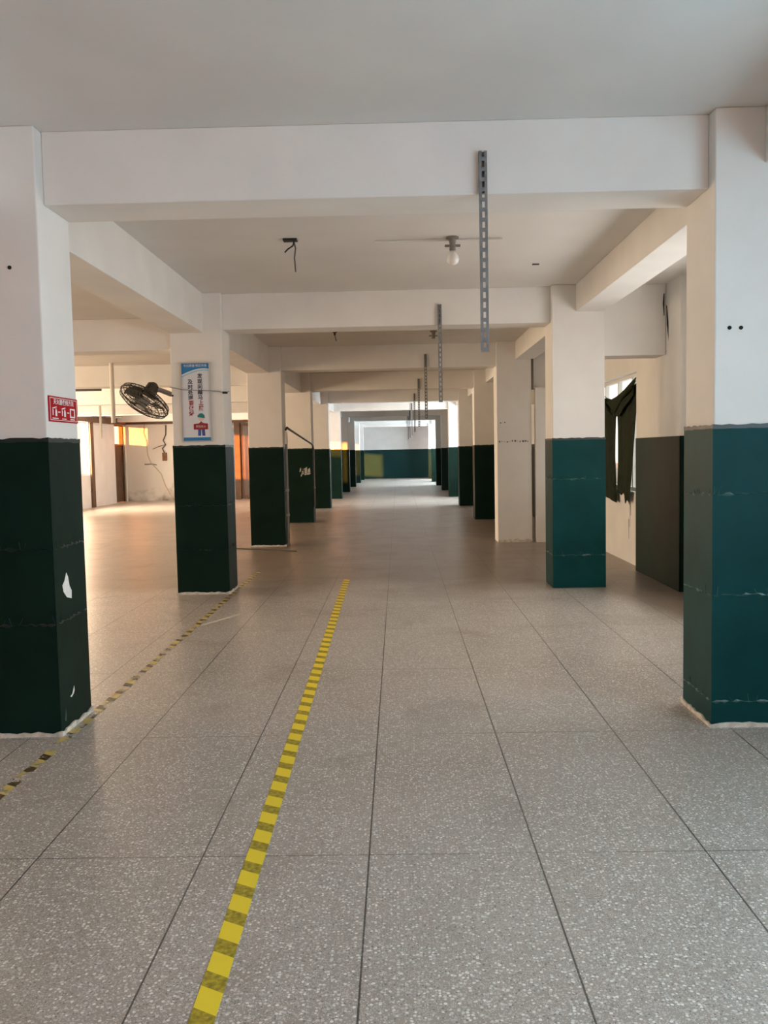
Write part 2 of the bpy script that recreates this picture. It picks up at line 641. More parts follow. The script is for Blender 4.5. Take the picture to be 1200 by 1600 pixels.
LEFT_OPEN = [(4.9, 8.3, 0.93, 2.45), (9.6, 13.0, 0.93, 2.45), (14.3, 17.7, 0.93, 2.45),
             (19.95, 21.15, 1.92, 2.41), (22.0, 25.12, 0.95, 2.46), (27.42, 28.36, 0.0, 2.47),
             (32.4, 35.6, 0.95, 2.46), (39.5, 40.75, 0.75, 2.05)]
mb = MB()
wall_boxes(mb, 'y', Y_BACK, Y_FAR, WL_X - 0.2, WL_X, CEIL, LEFT_OPEN)
wl_ = mb.build('wall_left', 'plaster')
struct(wl_, 'long white outer wall of the wide aisle behind the fan', 'wall')

RIGHT_OPEN = [(-5.6, -2.2, 0.9, 2.8), (-1.3, 3.3, 0.9, 2.8), (5.2, 8.2, 0.9, 2.6), (10.38, 13.2, 0.9, 2.356),
              (23.7, 26.7, 0.9, 2.5), (37.3, 40.7, 0.9, 2.5), (41.9, 45.3, 0.9, 2.5)]
mb = MB()
wall_boxes(mb, 'y', Y_BACK, Y_FAR, WR_X, WR_X + 0.2, CEIL, RIGHT_OPEN)
wr_ = mb.build('wall_right', 'plaster')
struct(wr_, 'cream outer wall holding the window with the green cloth', 'wall')
mb = MB().box(WR_X - 0.006, WR_X - 0.0005, 3.6, 5.15, 0.0, WAIN).box(WR_X - 0.006, WR_X - 0.0005, 8.25, 8.665, 0.0, WAIN)
mb.box(WR_X - 0.006, WR_X - 0.0005, 13.8, 23.5, 0.0, WAIN).box(WR_X - 0.006, WR_X - 0.0005, 27, 37.2, 0, WAIN)
mb.build('wainscot', 'green', wr_)

mb = MB()
wall_boxes(mb, 'x', WL_X, WR_X, Y_BACK - 0.2, Y_BACK, CEIL, [(-1.8, 2.2, 0.0, 2.6)])
we_ = mb.build('wall_entrance', 'plaster')
struct(we_, 'white wall with the open doorway behind the camera', 'wall')

wf_ = MB().box(WL_X, WR_X, Y_FAR, Y_FAR + 0.2, 0, CEIL).build('wall_far', 'plaster')
struct(wf_, 'white end wall with dark green lower half closing the corridor', 'wall')
MB().box(WL_X, WR_X, Y_FAR - 0.006, Y_FAR - 0.0005, 0.0, 1.56).build('wainscot', 'old_green', wf_)

# partition behind the third pillar on the curtain side
wp_ = MB().box(2.135, WR_X, 13.57, 13.72, 0, 2.39).build('wall_partition', 'plaster')
struct(wp_, 'cream partition beside the all white pillar', 'wall')

# end wall of the wide aisle with the brown door
mb = MB()
wall_boxes(mb, 'x', WL_X, XL - PW, AISLE_Y, AISLE_Y + 0.18, 2.88, [(-6.05, -4.3, 0.0, 2.49)])
wa_ = mb.build('wall_aisle', 'stained')
struct(wa_, 'stained white cross wall with sagging cables seen past the fan', 'wall')
mb = MB().box(WL_X + 0.02, -3.9, AISLE_Y - 0.07, AISLE_Y, 2.49, 2.655)
mb.box(WL_X, WL_X + 0.09, 20.0, AISLE_Y - 0.07, 2.47, 2.655)
t_ = mb.build('trim_1', 'brown')
struct(t_, 'dark brown header board above the aisle windows and cross wall', 'trim')
t_ = MB().box(WL_X, WL_X + 0.22, 18.5, AISLE_Y, 2.66, 2.70).build('trim_2', 'white_pipe')
struct(t_, 'pale conduit ledge above the brown header board', 'trim')

# pier on the curtain-side wall
pier = MB().box(2.78, WR_X, 8.67, 10.26, 0, 3.11)
pier = pier.build('wall_pier', 'plaster')
struct(pier, 'shallow wall pier with dark green lower half beside the cloth covered window', 'wall')
MB().box(2.773, 2.7795, 8.664, 10.262, 0.0, WAIN).box(2.773, WR_X, 8.664, 8.6695, 0, WAIN).build('wainscot', 'green', pier)


# ------------------------------------------------------------------ windows and doors
def window(no, side, y0, y1, z0, z1, mullions, label, glass='glass'):
    """side 'R' or 'L'"""
    xc = WR_X + 0.10 if side == 'R' else WL_X - 0.10
    f = 0.045
    mb = MB()
    mb.box(xc - 0.03, xc + 0.03, y0, y1, z0, z0 + f).box(xc - 0.03, xc + 0.03, y0, y1, z1 - f, z1)
    mb.box(xc - 0.03, xc + 0.03, y0, y0 + f, z0 + f, z1 - f).box(xc - 0.03, xc + 0.03, y1 - f, y1, z0 + f, z1 - f)
    root = mb.build('window_%d' % no, 'frame')
    struct(root, label, 'window')
    w = (y1 - y0) / (mullions + 1)
    for i in range(1, mullions + 1):
        MB().box(xc - 0.025, xc + 0.025, y0 + w * i - 0.025, y0 + w * i + 0.025, z0 + f, z1 - f).build('mullion', 'frame', root)
    g = MB()
    for i in range(mullions + 1):
        a = y0 + w * i + (f if i == 0 else 0.025)
        b = y0 + w * (i + 1) - (f if i == mullions else 0.025)
        g.box(xc - 0.003, xc + 0.003, a, b, z0 + f, z1 - f)
    g.build('pane', glass, root)
    return root


window(1, 'R', 10.38, 13.2, 0.9, 2.356, 3, 'white framed window half covered by dark green cloth')
window(2, 'R', -1.3, 3.3, 0.9, 2.8, 4, 'wide window beside the camera')
window(3, 'R', -5.6, -2.2, 0.9, 2.8, 3, 'wide window behind the camera')
window(20, 'R', 5.2, 8.2, 0.9, 2.6, 2, 'window hidden behind the nearest curtain side pillar')
window(4, 'R', 23.7, 26.7, 0.9, 2.5, 2, 'window behind the fifth pillar of the curtain side')
window(5, 'R', 37.3, 40.7, 0.9, 2.5, 2, 'window near the end wall, first of two')
window(6, 'R', 41.9, 45.3, 0.9, 2.5, 2, 'window next to the end wall')
for i, (a, b, c, d) in enumerate(LEFT_OPEN):
    if i == 5:
        continue
    window(7 + i, 'L', a, b, c, d, 0 if b - a < 2 else 3,
           'bright window of the wide aisle between header board and sill, ' +
           ['first', 'second', 'third', 'small high one', 'beside the cross wall', '', 'beyond the cross wall', 'last'][i],
           'frosted' if i < 3 else 'glass')
# side door with a bright transom in the aisle wall
mb = MB().box(WL_X - 0.14, WL_X - 0.02, 27.42, 27.49, 0, 2.47).box(WL_X - 0.14, WL_X - 0.02, 28.30, 28.36, 0, 2.47)
mb.box(WL_X - 0.14, WL_X - 0.02, 27.49, 28.30, 1.80, 1.86).box(WL_X - 0.14, WL_X - 0.02, 27.49, 28.30, 2.43, 2.47)
d2 = mb.build('door_2', 'brown')
struct(d2, 'narrow dark brown door with bright transom in the aisle corner', 'door')
MB().box(WL_X - 0.10, WL_X - 0.05, 27.49, 28.30, 0.01, 1.80).build('door_leaf', 'brown', d2)
MB().box(WL_X - 0.085, WL_X - 0.08, 27.49, 28.30, 1.86, 2.43).build('pane', 'glass', d2)
MB().box(WL_X - 0.001, WL_X + 0.05, 25.14, 25.40, 0, 2.47).build('trim_3', 'brown')
struct(bpy.data.objects['trim_3'], 'brown wooden post beside the bright aisle window', 'trim')

mb = MB().box(-5.30, -5.12, AISLE_Y - 0.06, AISLE_Y + 0.16, 0, 2.49).box(-4.42, -4.30, AISLE_Y - 0.06, AISLE_Y + 0.16, 0, 2.49)
d1 = mb.build('door_1', 'brown')
struct(d1, 'brown framed glazed door in the stained cross wall', 'door')
mb = MB().box(-5.12, -5.04, AISLE_Y, AISLE_Y + 0.05, 0.02, 2.47).box(-4.50, -4.42, AISLE_Y, AISLE_Y + 0.05, 0.02, 2.47)
mb.box(-5.04, -4.50, AISLE_Y, AISLE_Y + 0.05, 0.02, 0.14).box(-5.04, -4.50, AISLE_Y, AISLE_Y + 0.05, 2.37, 2.47)
lf = mb.build('door_leaf', 'brown', d1)
MB().box(-5.04, -4.50, AISLE_Y + 0.015, AISLE_Y + 0.03, 0.14, 2.37).build('pane', 'purple_glass', lf)

# ------------------------------------------------------------------ pillars
hx, hy = PW / 2, PD / 2


def ring_band(z0, z1, out, wob_top=0.0, wob_bot=0.0, n=10, inner=0.001):
    """a thin sleeve around a pillar, optionally with an irregular rim"""
    mb = MB()
    rnd = random.Random(int(z0 * 1000) + int(out * 1e5))
    per = []
    for (xa, ya), (xb, yb) in (((-hx, -hy), (hx, -hy)), ((hx, -hy), (hx, hy)), ((hx, hy), (-hx, hy)), ((-hx, hy), (-hx, -hy))):
        for i in range(n):
            t = i / n
            per.append((xa + (xb - xa) * t, ya + (yb - ya) * t))
    N = len(per)

    def grow(x, y, o):
        gx = o if x > hx - 1e-6 else (-o if x < -hx + 1e-6 else 0)
        gy = o if y > hy - 1e-6 else (-o if y < -hy + 1e-6 else 0)
        return x + gx, y + gy
    tops = [z1 + rnd.uniform(-wob_top, wob_top) for _ in range(N)]
    bots = [z0 + rnd.uniform(0, wob_bot) for _ in range(N)]
    for i, (x, y) in enumerate(per):
        xo, yo = grow(x, y, out)
        xi, yi = grow(x, y, inner)
        mb.v += [(xo, yo, bots[i]), (xo, yo, tops[i]), (xi, yi, tops[i]), (xi, yi, bots[i])]
    for i in range(N):
        j = (i + 1) % N
        a, b = i * 4, j * 4
        mb.f += [(a, b, b + 1, a + 1), (a + 1, b + 1, b + 2, a + 2), (a + 3, a + 2, b + 2, b + 3), (a, a + 3, b + 3, b)]
    return mb


shaft0 = MB().box(-hx, hx, -hy, hy, 0, CEIL).build('shaft', 'plaster', bevel=0.008)
wain0 = ring_band(0.004, WAIN, 0.006, 0.0015, 0.0).build('green_wainscot', 'green')
rim0 = ring_band(WAIN - 0.02, WAIN + 0.004, 0.0075, 0.004, 0.006, n=14).build('painted_rim', 'seam_dark')
base0 = ring_band(0.0, 0.022, 0.016, 0.008, 0.0, n=14).build('plaster_base', 'base')
PILLAR_LABELS = {
    ('L', 1): 'green and white square pillar carrying the small red fire notice',
    ('L', 2): 'green and white square pillar carrying the tall slogan board and the fan',
    ('L', 3): 'green and white pillar with a grey pipe on its edge, behind the slogan board pillar',
    ('L', 4): 'green and white pillar with a torn pale paper on its dark face',
    ('L', 5): 'fifth green and white pillar counted along the fan side',
    ('L', 6): 'sixth pillar along the fan side, sunlit stripe above its green half',
    ('L', 7): 'seventh pillar along the fan side, dark lower half glowing amber',
    ('L', 8): 'eighth slim looking pillar along the fan side, distant',
    ('L', 9): 'ninth distant pillar along the fan side, last but one before the end wall',
    ('L', 10): 'tenth pillar of the fan side, standing just before the end wall',
    ('R', 1): 'large teal and white pillar with two small plug holes, nearest on the curtain side',
    ('R', 2): 'teal and white pillar directly beside the cloth covered window',
    ('R', 3): 'all white pillar without any green paint, joined to the cream partition',
    ('R', 4): 'dark and white pillar just behind the all white pillar',
    ('R', 5): 'fifth pillar of the curtain side, two behind the all white one',
    ('R', 6): 'sixth pillar of the curtain side, three behind the all white one',
    ('R', 7): 'seventh distant pillar along the curtain side',
    ('R', 8): 'eighth distant pillar along the curtain side',
    ('R', 9): 'ninth distant pillar along the curtain side, last but one before the end wall',
    ('R', 10): 'tenth pillar of the curtain side, standing just before the end wall',
}
PILLAR = {}
used = set()


def part_from(src, parent):
    if src.name in used:
        return link_copy(src, parent)
    used.add(src.name)
    src.parent = parent
    return src


for side in 'LR':
    for k in range(1, 11):
        xc = XL - hx if side == 'L' else XR + hx
        yc = Yk(k) + hy
        if (side, k) == ('R', 3):
            xc = 1.544 + hx
        r = thing('pillar', (xc, yc, 0), PILLAR_LABELS[(side, k)], 'pillar', 'square pillars in two rows', 'thing')
        PILLAR[(side, k)] = r
        part_from(shaft0, r)
        if (side, k) == ('R', 3):
            continue
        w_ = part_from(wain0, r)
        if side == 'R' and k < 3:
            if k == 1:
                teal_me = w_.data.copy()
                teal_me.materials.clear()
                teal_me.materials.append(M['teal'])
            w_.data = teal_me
        part_from(rim0, r)
        if (side, k) in (('L', 1), ('L', 2), ('R', 1), ('L', 3)):
            part_from(base0, r)


def seam(side, k, z, tilt, seed, mat='seam', amp=0.010):
    """a wrinkled horizontal join in the green coat, around front and inner side"""
    rnd = random.Random(seed)
    p = PILLAR[(side, k)]
    s = 1 if side == 'L' else -1          # inner side is +x on the left row
    mb = MB()
    path = []
    for i in range(27):
        t = i / 26
        path.append((-s * hx + s * 2 * hx * t, -hy - 0.0065))
    for i in range(1, 20):
        path.append((s * (hx + 0.0065), -hy + 2 * hy * i / 19))
    zz = [z + tilt * i / len(path) + rnd.uniform(-amp, amp) * 0.5 for i in range(len(path))]
    th = [rnd.choice((0.0015, 0.002, 0.004, 0.010, 0.0015)) for _ in path]
    b = 0
    for i, (x, y) in enumerate(path):
        on_side = i >= 27
        ox, oy = (s * 0.003, 0) if on_side else (0, -0.003)
        mb.v += [(x, y, zz[i] - th[i]), (x + ox, y + oy, zz[i]), (x, y, zz[i] + th[i])]
    for i in range(len(path) - 1):
        a, c = i * 3, i * 3 + 3
        mb.f += [(a, c, c + 1, a + 1), (a + 1, c + 1, c + 2, a + 2)]
    # short upright wrinkles hanging off the seam
    for _ in range(9):
        i = rnd.randrange(2, len(path) - 2)
        x, y = path[i]
        h = rnd.uniform(0.02, 0.05)
        lean = rnd.uniform(-0.02, 0.02)
        if i >= 27:
            mb.tube([(x, y, zz[i]), (x + s * 0.001, y + lean, zz[i] + h)], 0.0012, 5)
        else:
            mb.tube([(x, y, zz[i]), (x + lean, y - 0.001, zz[i] + h)], 0.0012, 5)
    mb.build('coat_seam', mat, p)


seam('R', 1, 1.21, -0.02, 3)
seam('R', 1, 0.69, -0.01, 4)
seam('R', 1, 0.13, 0.01, 5, amp=0.006)
seam('L', 1, 0.985, -0.005, 6, 'seam_dark')
seam('L', 1, 0.585, 0.01, 7, 'seam_dark')
seam('L', 2, 0.93, 0.0, 8, 'seam_dark')
seam('L', 2, 0.465, 0.0, 9, 'seam_dark')
seam('R', 2, 1.13, 0.0, 10)
seam('R', 2, 0.34, 0.01, 11)


def flake(side, k, pts, name='torn_patch', mat='chip'):
    """bare plaster showing through the inner side face; pts are world (y, z)"""
    p = PILLAR[(side, k)]
    s = 1 if side == 'L' else -1
    MB().prism([(y - p.location.y, z) for y, z in pts], lambda u, v, d: (s * (hx + 0.0058 + d), u, v), 0.0018).build(name, mat, p)


flake('L', 1, [(4.545, 0.78), (4.575, 0.80), (4.605, 0.84), (4.625, 0.815), (4.64, 0.765), (4.668, 0.735), (4.664, 0.692), (4.60, 0.708), (4.555, 0.745)])
flake('L', 1, [(4.585, 0.172), (4.615, 0.180), (4.645, 0.215), (4.648, 0.190), (4.632, 0.176), (4.605, 0.165)])
flake('L', 1, [(4.50, 0.07), (4.515, 0.13), (4.52, 0.09), (4.512, 0.06)], 'scratch', 'seam')

# plug holes in pillar fronts
for k, side, pts in ((1, 'R', ((1.67, 2.035), (1.727, 2.034))), (3, 'R', ((1.60, 1.86), (1.665, 1.865))),
                     (1, 'L', ((-1.94, 2.414),)), (2, 'L', ((-2.312, 2.07),))):
    p = PILLAR[(side, k)]
    for x, z in pts:
        mb = MB()
        mb.prism([(x - p.location.x + 0.010 * math.cos(a * math.pi / 5), z + 0.010 * math.sin(a * math.pi / 5)) for a in range(10)],
                 lambda u, v, d: (u, -hy - 0.001 - d, v), 0.003)
        mb.build('plug_hole', 'hole', p)
# chipped line where the coat of the white pillar was scraped off
p = PILLAR[('R', 3)]
mb = MB()
for i in range(12):
    x = -0.24 + i * 0.04
    mb.box(x, x + random.uniform(0.012, 0.035), -hy - 0.002, -hy - 0.0003, 1.565 + random.uniform(-0.01, 0.01), 1.578 + random.uniform(-0.004, 0.015))
mb.build('scrape_marking', 'cable', p)
mb = MB()
for i in range(10):
    x = -hx + i * PW / 10
    mb.box(x, x + PW / 10, -hy - 0.012 - random.uniform(0, 0.01), -hy - 0.0003, 0, 0.03 + random.uniform(0, 0.03))
mb.build('crumbled_base', 'base', p)
# torn paper left on the fourth pillar
p = PILLAR[('L', 4)]
mb = MB()
for (u0, v0, u1, v1) in ((-2.06, 1.06, -2.02, 1.16), (-2.02, 1.0, -1.97, 1.10), (-1.96, 0.99, -1.89, 1.17), (-1.89, 1.0, -1.83, 1.15), (-2.0, 1.12, -1.9, 1.14), (-2.04, 0.96, -2.01, 1.03)):
    x0, x1 = u0 - p.location.x, u1 - p.location.x
    MB().prism([(x0, v0), (x1, v0 + 0.02), (x1 - 0.01, v1), (x0 + 0.012, v1 - 0.03)], lambda u, v, d: (u, -hy - 0.0062 - d, v), 0.002).build('paper_shred', 'paper', p)

# ------------------------------------------------------------------ slotted steel strips on the beams
sw, sd = 0.041, 0.021


def strip_mesh():
    mb = MB()
    L = 1.0
    # back web with slots, built from rails and bridges; two side flanges
    mb.box(-sw / 2, -0.0065, -0.0025, 0, 0, L).box(0.0065, sw / 2, -0.0025, 0, 0, L)
    z = 0.0
    while z < L - 0.001:
        mb.box(-0.0065, 0.0065, -0.0025, 0, z, min(z + 0.020, L))
        z += 0.05
    mb.box(-sw / 2, -sw / 2 + 0.0025, 0, sd, 0, L).box(sw / 2 - 0.0025, sw / 2, 0, sd, 0, L)
    return mb


sp0 = strip_mesh().build('channel', 'steel')
bk0 = MB().box(-0.0195, 0.0195, sd, sd + 0.004, 0.80, 1.0).build('fixing_plate', 'steel')
for k in range(1, 10):
    r = thing('steel_strip', (0.455, Yk(k) + 0.09 - sd - 0.0045, 1.95),
              'perforated galvanised steel strip hanging from the %s cross beam' % ORD[k], 'steel strip', 'slotted steel strips under the beams')
    part_from(sp0, r)
    part_from(bk0, r)

# ------------------------------------------------------------------ ceiling lamp points
def lamp_holder(x, y, label, bulb):
    r = thing('lamp_holder', (x, y, CEIL), label, 'lamp holder', 'ceiling lamp holders')
    MB().lathe([(0.05, 0), (0.05, -0.012), (0.03, -0.02), (0.022, -0.06), (0.026, -0.10), (0.024, -0.105)], n=16).build('socket', 'ceramic', r, smooth=False)
    MB().box(-0.06, 0.06, -0.012, 0.012, -0.075, -0.06).build('wire_clip', 'ceramic', r)
    if bulb:
        MB().lathe([(0.018, -0.1055), (0.03, -0.125), (0.046, -0.15), (0.05, -0.175), (0.042, -0.20), (0.02, -0.215), (0.004, -0.218)], n=16).build('bulb', 'bulb', r, smooth=True)
    return r


lamp_holder(0.456, 6.95, 'grey lamp holder with a white bulb on the ceiling beside the nearest steel strip', True)
lamp_holder(0.522, 12.28, 'small bare lamp holder on the ceiling behind the second steel strip', False)
r = thing('ceiling_rose', (-0.805, 6.9, CEIL), 'black broken lamp base with dangling wires on the ceiling', 'ceiling rose')
MB().box(-0.055, 0.055, -0.04, 0.04, -0.016, -0.0005).build('plate', 'black', r, bevel=0.004)
MB().tube([(0.03, 0, -0.016), (0.02, 0, -0.05), (-0.02, 0, -0.075), (-0.045, 0, -0.10)], 0.006, 6).build('wire', 'black', r)
MB().tube([(0.028, 0, -0.016), (0.04, 0, -0.07), (0.03, 0, -0.14), (0.036, 0, -0.25)], 0.006, 6).build('wire', 'cable', r)
r = thing('ceiling_rose', (-0.831, 12.06, CEIL), 'tiny black lamp base farther along the ceiling, behind the second beam', 'ceiling rose')
MB().lathe([(0.035, 0), (0.035, -0.02), (0.015, -0.03), (0.012, -0.06)], n=12).build('plate', 'black', r)
MB().tube([(0, 0, -0.06), (0.01, 0, -0.10), (0.02, 0, -0.14)], 0.005, 6).build('wire', 'black', r)
o = MB().tube([(-0.15, 7.0, CEIL - 0.013), (0.85, 7.0, CEIL - 0.013)], 0.009, 10).build('conduit', 'ceiling')
tag(o, 'thin white conduit on the ceiling next to the white bulb', 'conduit')
o = MB().box(1.24, 1.30, 8.0, 8.02, CEIL - 0.012, CEIL - 0.0005).build('ceiling_hook', 'cable')
tag(o, 'tiny dark hook on the ceiling near the curtain side beam', 'hook')

# ------------------------------------------------------------------ floor tapes and scraps
def strip_tape(x0, y0, x1, y1, w, name, mat, wob=0.0):
    mb = MB()
    N = 60
    L = math.hypot(x1 - x0, y1 - y0)
    rnd = random.Random(5)
    for i in range(N + 1):
        t = i / N
        x, y = x0 + (x1 - x0) * t, y0 + (y1 - y0) * t
        nx, ny = (y1 - y0) / L, -(x1 - x0) / L
        dl, dr = rnd.uniform(-wob, wob), rnd.uniform(-wob, wob)
        a = (x - nx * (w / 2 + dl), y - ny * (w / 2 + dl))
        c = (x + nx * (w / 2 + dr), y + ny * (w / 2 + dr))
        mb.v += [(*a, 0.0003), (*c, 0.0003), (*c, 0.0016), (*a, 0.0016)]
    for i in range(N):
        a, b = i * 4, i * 4 + 4
        mb.f += [(a, b, b + 1, a + 1), (a + 1, b + 1, b + 2, a + 2), (a + 2, b + 2, b + 3, a + 3), (a + 3, b + 3, b, a)]
    mb.f += [(0, 1, 2, 3), tuple(N * 4 + q for q in (3, 2, 1, 0))]
    return mb.build(name, mat)


o = strip_tape(-0.522, 1.3, -0.612, 9.95, 0.068, 'floor_tape', 'tape', 0.001)
tag(o, 'bright yellow and black hazard tape running straight along the corridor floor', 'floor tape')
o = strip_tape(-1.745, 3.0, -1.755, 10.7, 0.052, 'floor_tape', 'tape_worn', 0.006)
tag(o, 'worn broken hazard tape on the floor along the foot of the fan side pillars', 'floor tape')
o = strip_tape(-1.70, 7.37, -1.46, 7.88, 0.035, 'tape_scrap', 'chalk', 0.008)
tag(o, 'short pale strip of peeled tape on the floor before the slogan board pillar', 'tape')
o = MB().tube([(-2.54, 13.40, 0.008), (-1.53, 12.86, 0.008)], 0.008, 8).build('metal_rod', 'dark_metal')
tag(o, 'thin dark rod lying on the floor before the piped pillar', 'rod')

# ------------------------------------------------------------------ slogan board on the second pillar
bx0, bx1, bz0, bz1 = -2.222, -1.915, 1.592, 2.406
byf = Yk(2) - 0.001
bcx = (bx0 + bx1) / 2
bd = thing('slogan_board', (bcx, byf, bz0), 'tall white slogan board with blue header and Chinese lettering', 'notice board')
bw, bh = bx1 - bx0, bz1 - bz0
MB().box(-bw / 2 + 0.008, bw / 2 - 0.008, -0.012, 0, 0.008, bh - 0.008).build('panel', 'board_white', bd)
mb = MB().box(-bw / 2, -bw / 2 + 0.012, -0.018, 0, 0, bh).box(bw / 2 - 0.012, bw / 2, -0.018, 0, 0, bh)
mb.box(-bw / 2 + 0.012, bw / 2 - 0.012, -0.018, 0, 0, 0.010).box(-bw / 2 + 0.012, bw / 2 - 0.012, -0.018, 0, bh - 0.010, bh)
mb.build('frame', 'alu', bd)


def bface(u, v, d):
    return (u, -0.0122 - d, v)


arc = [(-bw / 2 + 0.013, bh - 0.011), (-bw / 2 + 0.013, bh - 0.125)]
for i in range(1, 10):
    t = i / 10
    arc.append((-bw / 2 + 0.013 + (bw - 0.026) * t, bh - 0.125 + 0.062 * math.sin(t * math.pi * 0.62)))
arc += [(bw / 2 - 0.013, bh - 0.070), (bw / 2 - 0.013, bh - 0.011)]
MB().prism(arc, bface, 0.001).build('header_band', 'board_blue', bd)
low = [(-bw / 2 + 0.013, bh - 0.135)] + [(-bw / 2 + 0.013 + (bw - 0.026) * i / 10, bh - 0.142 + 0.066 * math.sin(i / 10 * math.pi * 0.62)) for i in range(11)]
low2 = [(x, z - 0.012) for x, z in reversed(low[1:])]
MB().prism(low[1:] + low2, bface, 0.001).build('header_stripe', 'board_lightblue', bd)
MB().prism([(-bw / 2 + 0.013, 0.011), (bw / 2 - 0.013, 0.011), (bw / 2 - 0.013, 0.045), (-bw / 2 + 0.013, 0.045)], bface, 0.001).build('bottom_band', 'board_blue', bd)
UX, UZ = (1, 0, 0), (0, 0, 1)
text_mesh('今日质量·明日市场', 0.029, 'header_lettering', 'white_ink', bd, (0, -0.0138, bh - 0.037), UX, UZ)
cs = 0.053
text_mesh('发\n现\n问\n题\n马', cs, 'slogan_lettering', 'ink', bd, (0.045, -0.0130, 0.560), UX, UZ, 1.03, 0.0012)
text_mesh('上\n报', cs, 'slogan_lettering', 'red_ink', bd, (0.050, -0.0130, 0.370), UX, UZ, 1.03, 0.0012)
text_mesh('及\n时\n处\n理', cs, 'slogan_lettering', 'ink', bd, (-0.055, -0.0130, 0.530), UX, UZ, 1.03, 0.0012)
text_mesh('要\n做\n好', cs, 'slogan_lettering', 'red_ink', bd, (-0.050, -0.0130, 0.340), UX, UZ, 1.03, 0.0012)
# printed worker with a red banner
fx = 0.045


def disc(cx, cz, rx, rz, n=18):
    return [(cx + rx * math.cos(2 * math.pi * i / n), cz + rz * math.sin(2 * math.pi * i / n)) for i in range(n)]


MB().prism(disc(fx, 0.243, 0.030, 0.030), bface, 0.001).build('printed_worker', 'skin', bd)
fig = bpy.data.objects['printed_worker']
MB().prism([(fx - 0.036, 0.252), (fx + 0.040, 0.240), (fx + 0.036, 0.272), (fx + 0.012, 0.292), (fx - 0.016, 0.288), (fx - 0.034, 0.270)],
           lambda u, v, d: (u, -0.0134 - d, v), 0.001).build('cap', 'cap_green', fig)
MB().prism([(fx - 0.078, 0.125), (fx + 0.070, 0.125), (fx + 0.070, 0.185), (fx + 0.02, 0.190), (fx, 0.210), (fx - 0.02, 0.188), (fx - 0.078, 0.182)],
           lambda u, v, d: (u, -0.0134 - d, v), 0.001).build('banner', 'red_ink', fig)
mb = MB()
mb.prism([(fx - 0.035, 0.060), (fx - 0.006, 0.060), (fx - 0.002, 0.126), (fx - 0.034, 0.126)], bface, 0.001)
mb.prism([(fx + 0.008, 0.060), (fx + 0.040, 0.060), (fx + 0.036, 0.126), (fx + 0.004, 0.126)], bface, 0.001)
mb.build('trousers', 'print_blue', fig)
text_mesh('责任在心', 0.026, 'banner_lettering', 'chip', fig, (fx - 0.004, -0.0150, 0.155), UX, UZ)

# ------------------------------------------------------------------ red fire notice on the first pillar
fy0, fy1, fz0, fz1 = 4.478, 4.880, 1.640, 1.773
fn = thing('fire_notice', (XL + 0.0006, (fy0 + fy1) / 2, fz0), 'small red fire extinguisher notice with white pictures on the nearest pillar', 'sign')
fw, fh = fy1 - fy0, fz1 - fz0


def fface(u, v, d):
    return (0.0045 + d, u, v)


MB().box(0, 0.004, -fw / 2, fw / 2, 0, fh).build('plate', 'sign_red', fn)
mb = MB()
a, b = 0.014, 0.018
for (u0, v0, u1, v1) in ((-fw / 2 + a, 0.008, fw / 2 - a, 0.011), (-fw / 2 + a, fh - 0.011, fw / 2 - a, fh - 0.008),
                         (-fw / 2 + a, 0.011, -fw / 2 + b, fh - 0.011), (fw / 2 - b, 0.011, fw / 2 - a, fh - 0.011)):
    mb.prism([(u0, v0), (u1, v0), (u1, v1), (u0, v1)], fface, 0.0008)
mb.build('border_line', 'white_ink', fn)
t_ = text_mesh('灭火器使用方法', 0.030, 'notice_lettering', 'white_ink', fn, (0.0052, 0, fh - 0.030), (0, 1, 0), (0, 0, 1), 1.0, 0.0004)
for v in t_.data.vertices:
    v.co.y *= 1.35
mb = MB()
for c0, kind in ((-0.12, 0), (0.0, 1), (0.12, 2)):
    w_ = 0.036 if kind != 1 else 0.030
    outer = [(c0 - w_, 0.028), (c0 + w_, 0.028), (c0 + w_, 0.078), (c0 - w_, 0.078)]
    if kind == 2:
        mb.prism(outer, fface, 0.0006)
        continue
    # extinguisher bottle, nozzle and hand
    mb.prism([(c0, 0.030), (c0 + 0.024, 0.030), (c0 + 0.024, 0.056), (c0 + 0.016, 0.064), (c0 + 0.016, 0.070), (c0 + 0.006, 0.070), (c0 + 0.006, 0.064), (c0, 0.056)], fface, 0.0006)
    mb.prism([(c0 - w_, 0.066), (c0 + 0.02, 0.076), (c0 + 0.02, 0.081), (c0 - w_, 0.073)], fface, 0.0006)
    mb.prism([(c0 - w_, 0.034), (c0 - w_ + 0.010, 0.034), (c0 - w_ + 0.012, 0.062), (c0 - w_, 0.066)], fface, 0.0006)
for c0 in (-0.066, 0.060):
    mb.prism([(c0 - 0.014, 0.050), (c0 + 0.014, 0.050), (c0 + 0.014, 0.056), (c0 - 0.014, 0.056)], fface, 0.0006)
for c0, w_ in ((-0.12, 0.04), (0.0, 0.03), (0.12, 0.034)):
    mb.prism([(c0 - w_, 0.016), (c0 + w_, 0.016), (c0 + w_, 0.021), (c0 - w_, 0.021)], fface, 0.0006)
mb.build('pictogram_print', 'white_ink', fn)
MB().box(0.0045, 0.0055, 0.098, 0.142, 0.036, 0.070).build('picture_field', 'sign_red', fn)

# ------------------------------------------------------------------ wall fan on the second pillar
fan = thing('wall_fan', (-2.323, 9.24, 2.10), 'dark wall fan with wire cage bracketed to the slogan board pillar', 'fan')
fc = Vector((-0.325, -0.06, -0.07))
nrm = Vector((-0.40, -0.42, -0.80)).normalized()
ex = nrm.cross(Vector((0, 0, 1))).normalized()
ey = nrm.cross(ex).normalized()


def fpt(r, a, h):
    return fc + (ex * math.cos(a) + ey * math.sin(a)) * r + nrm * h


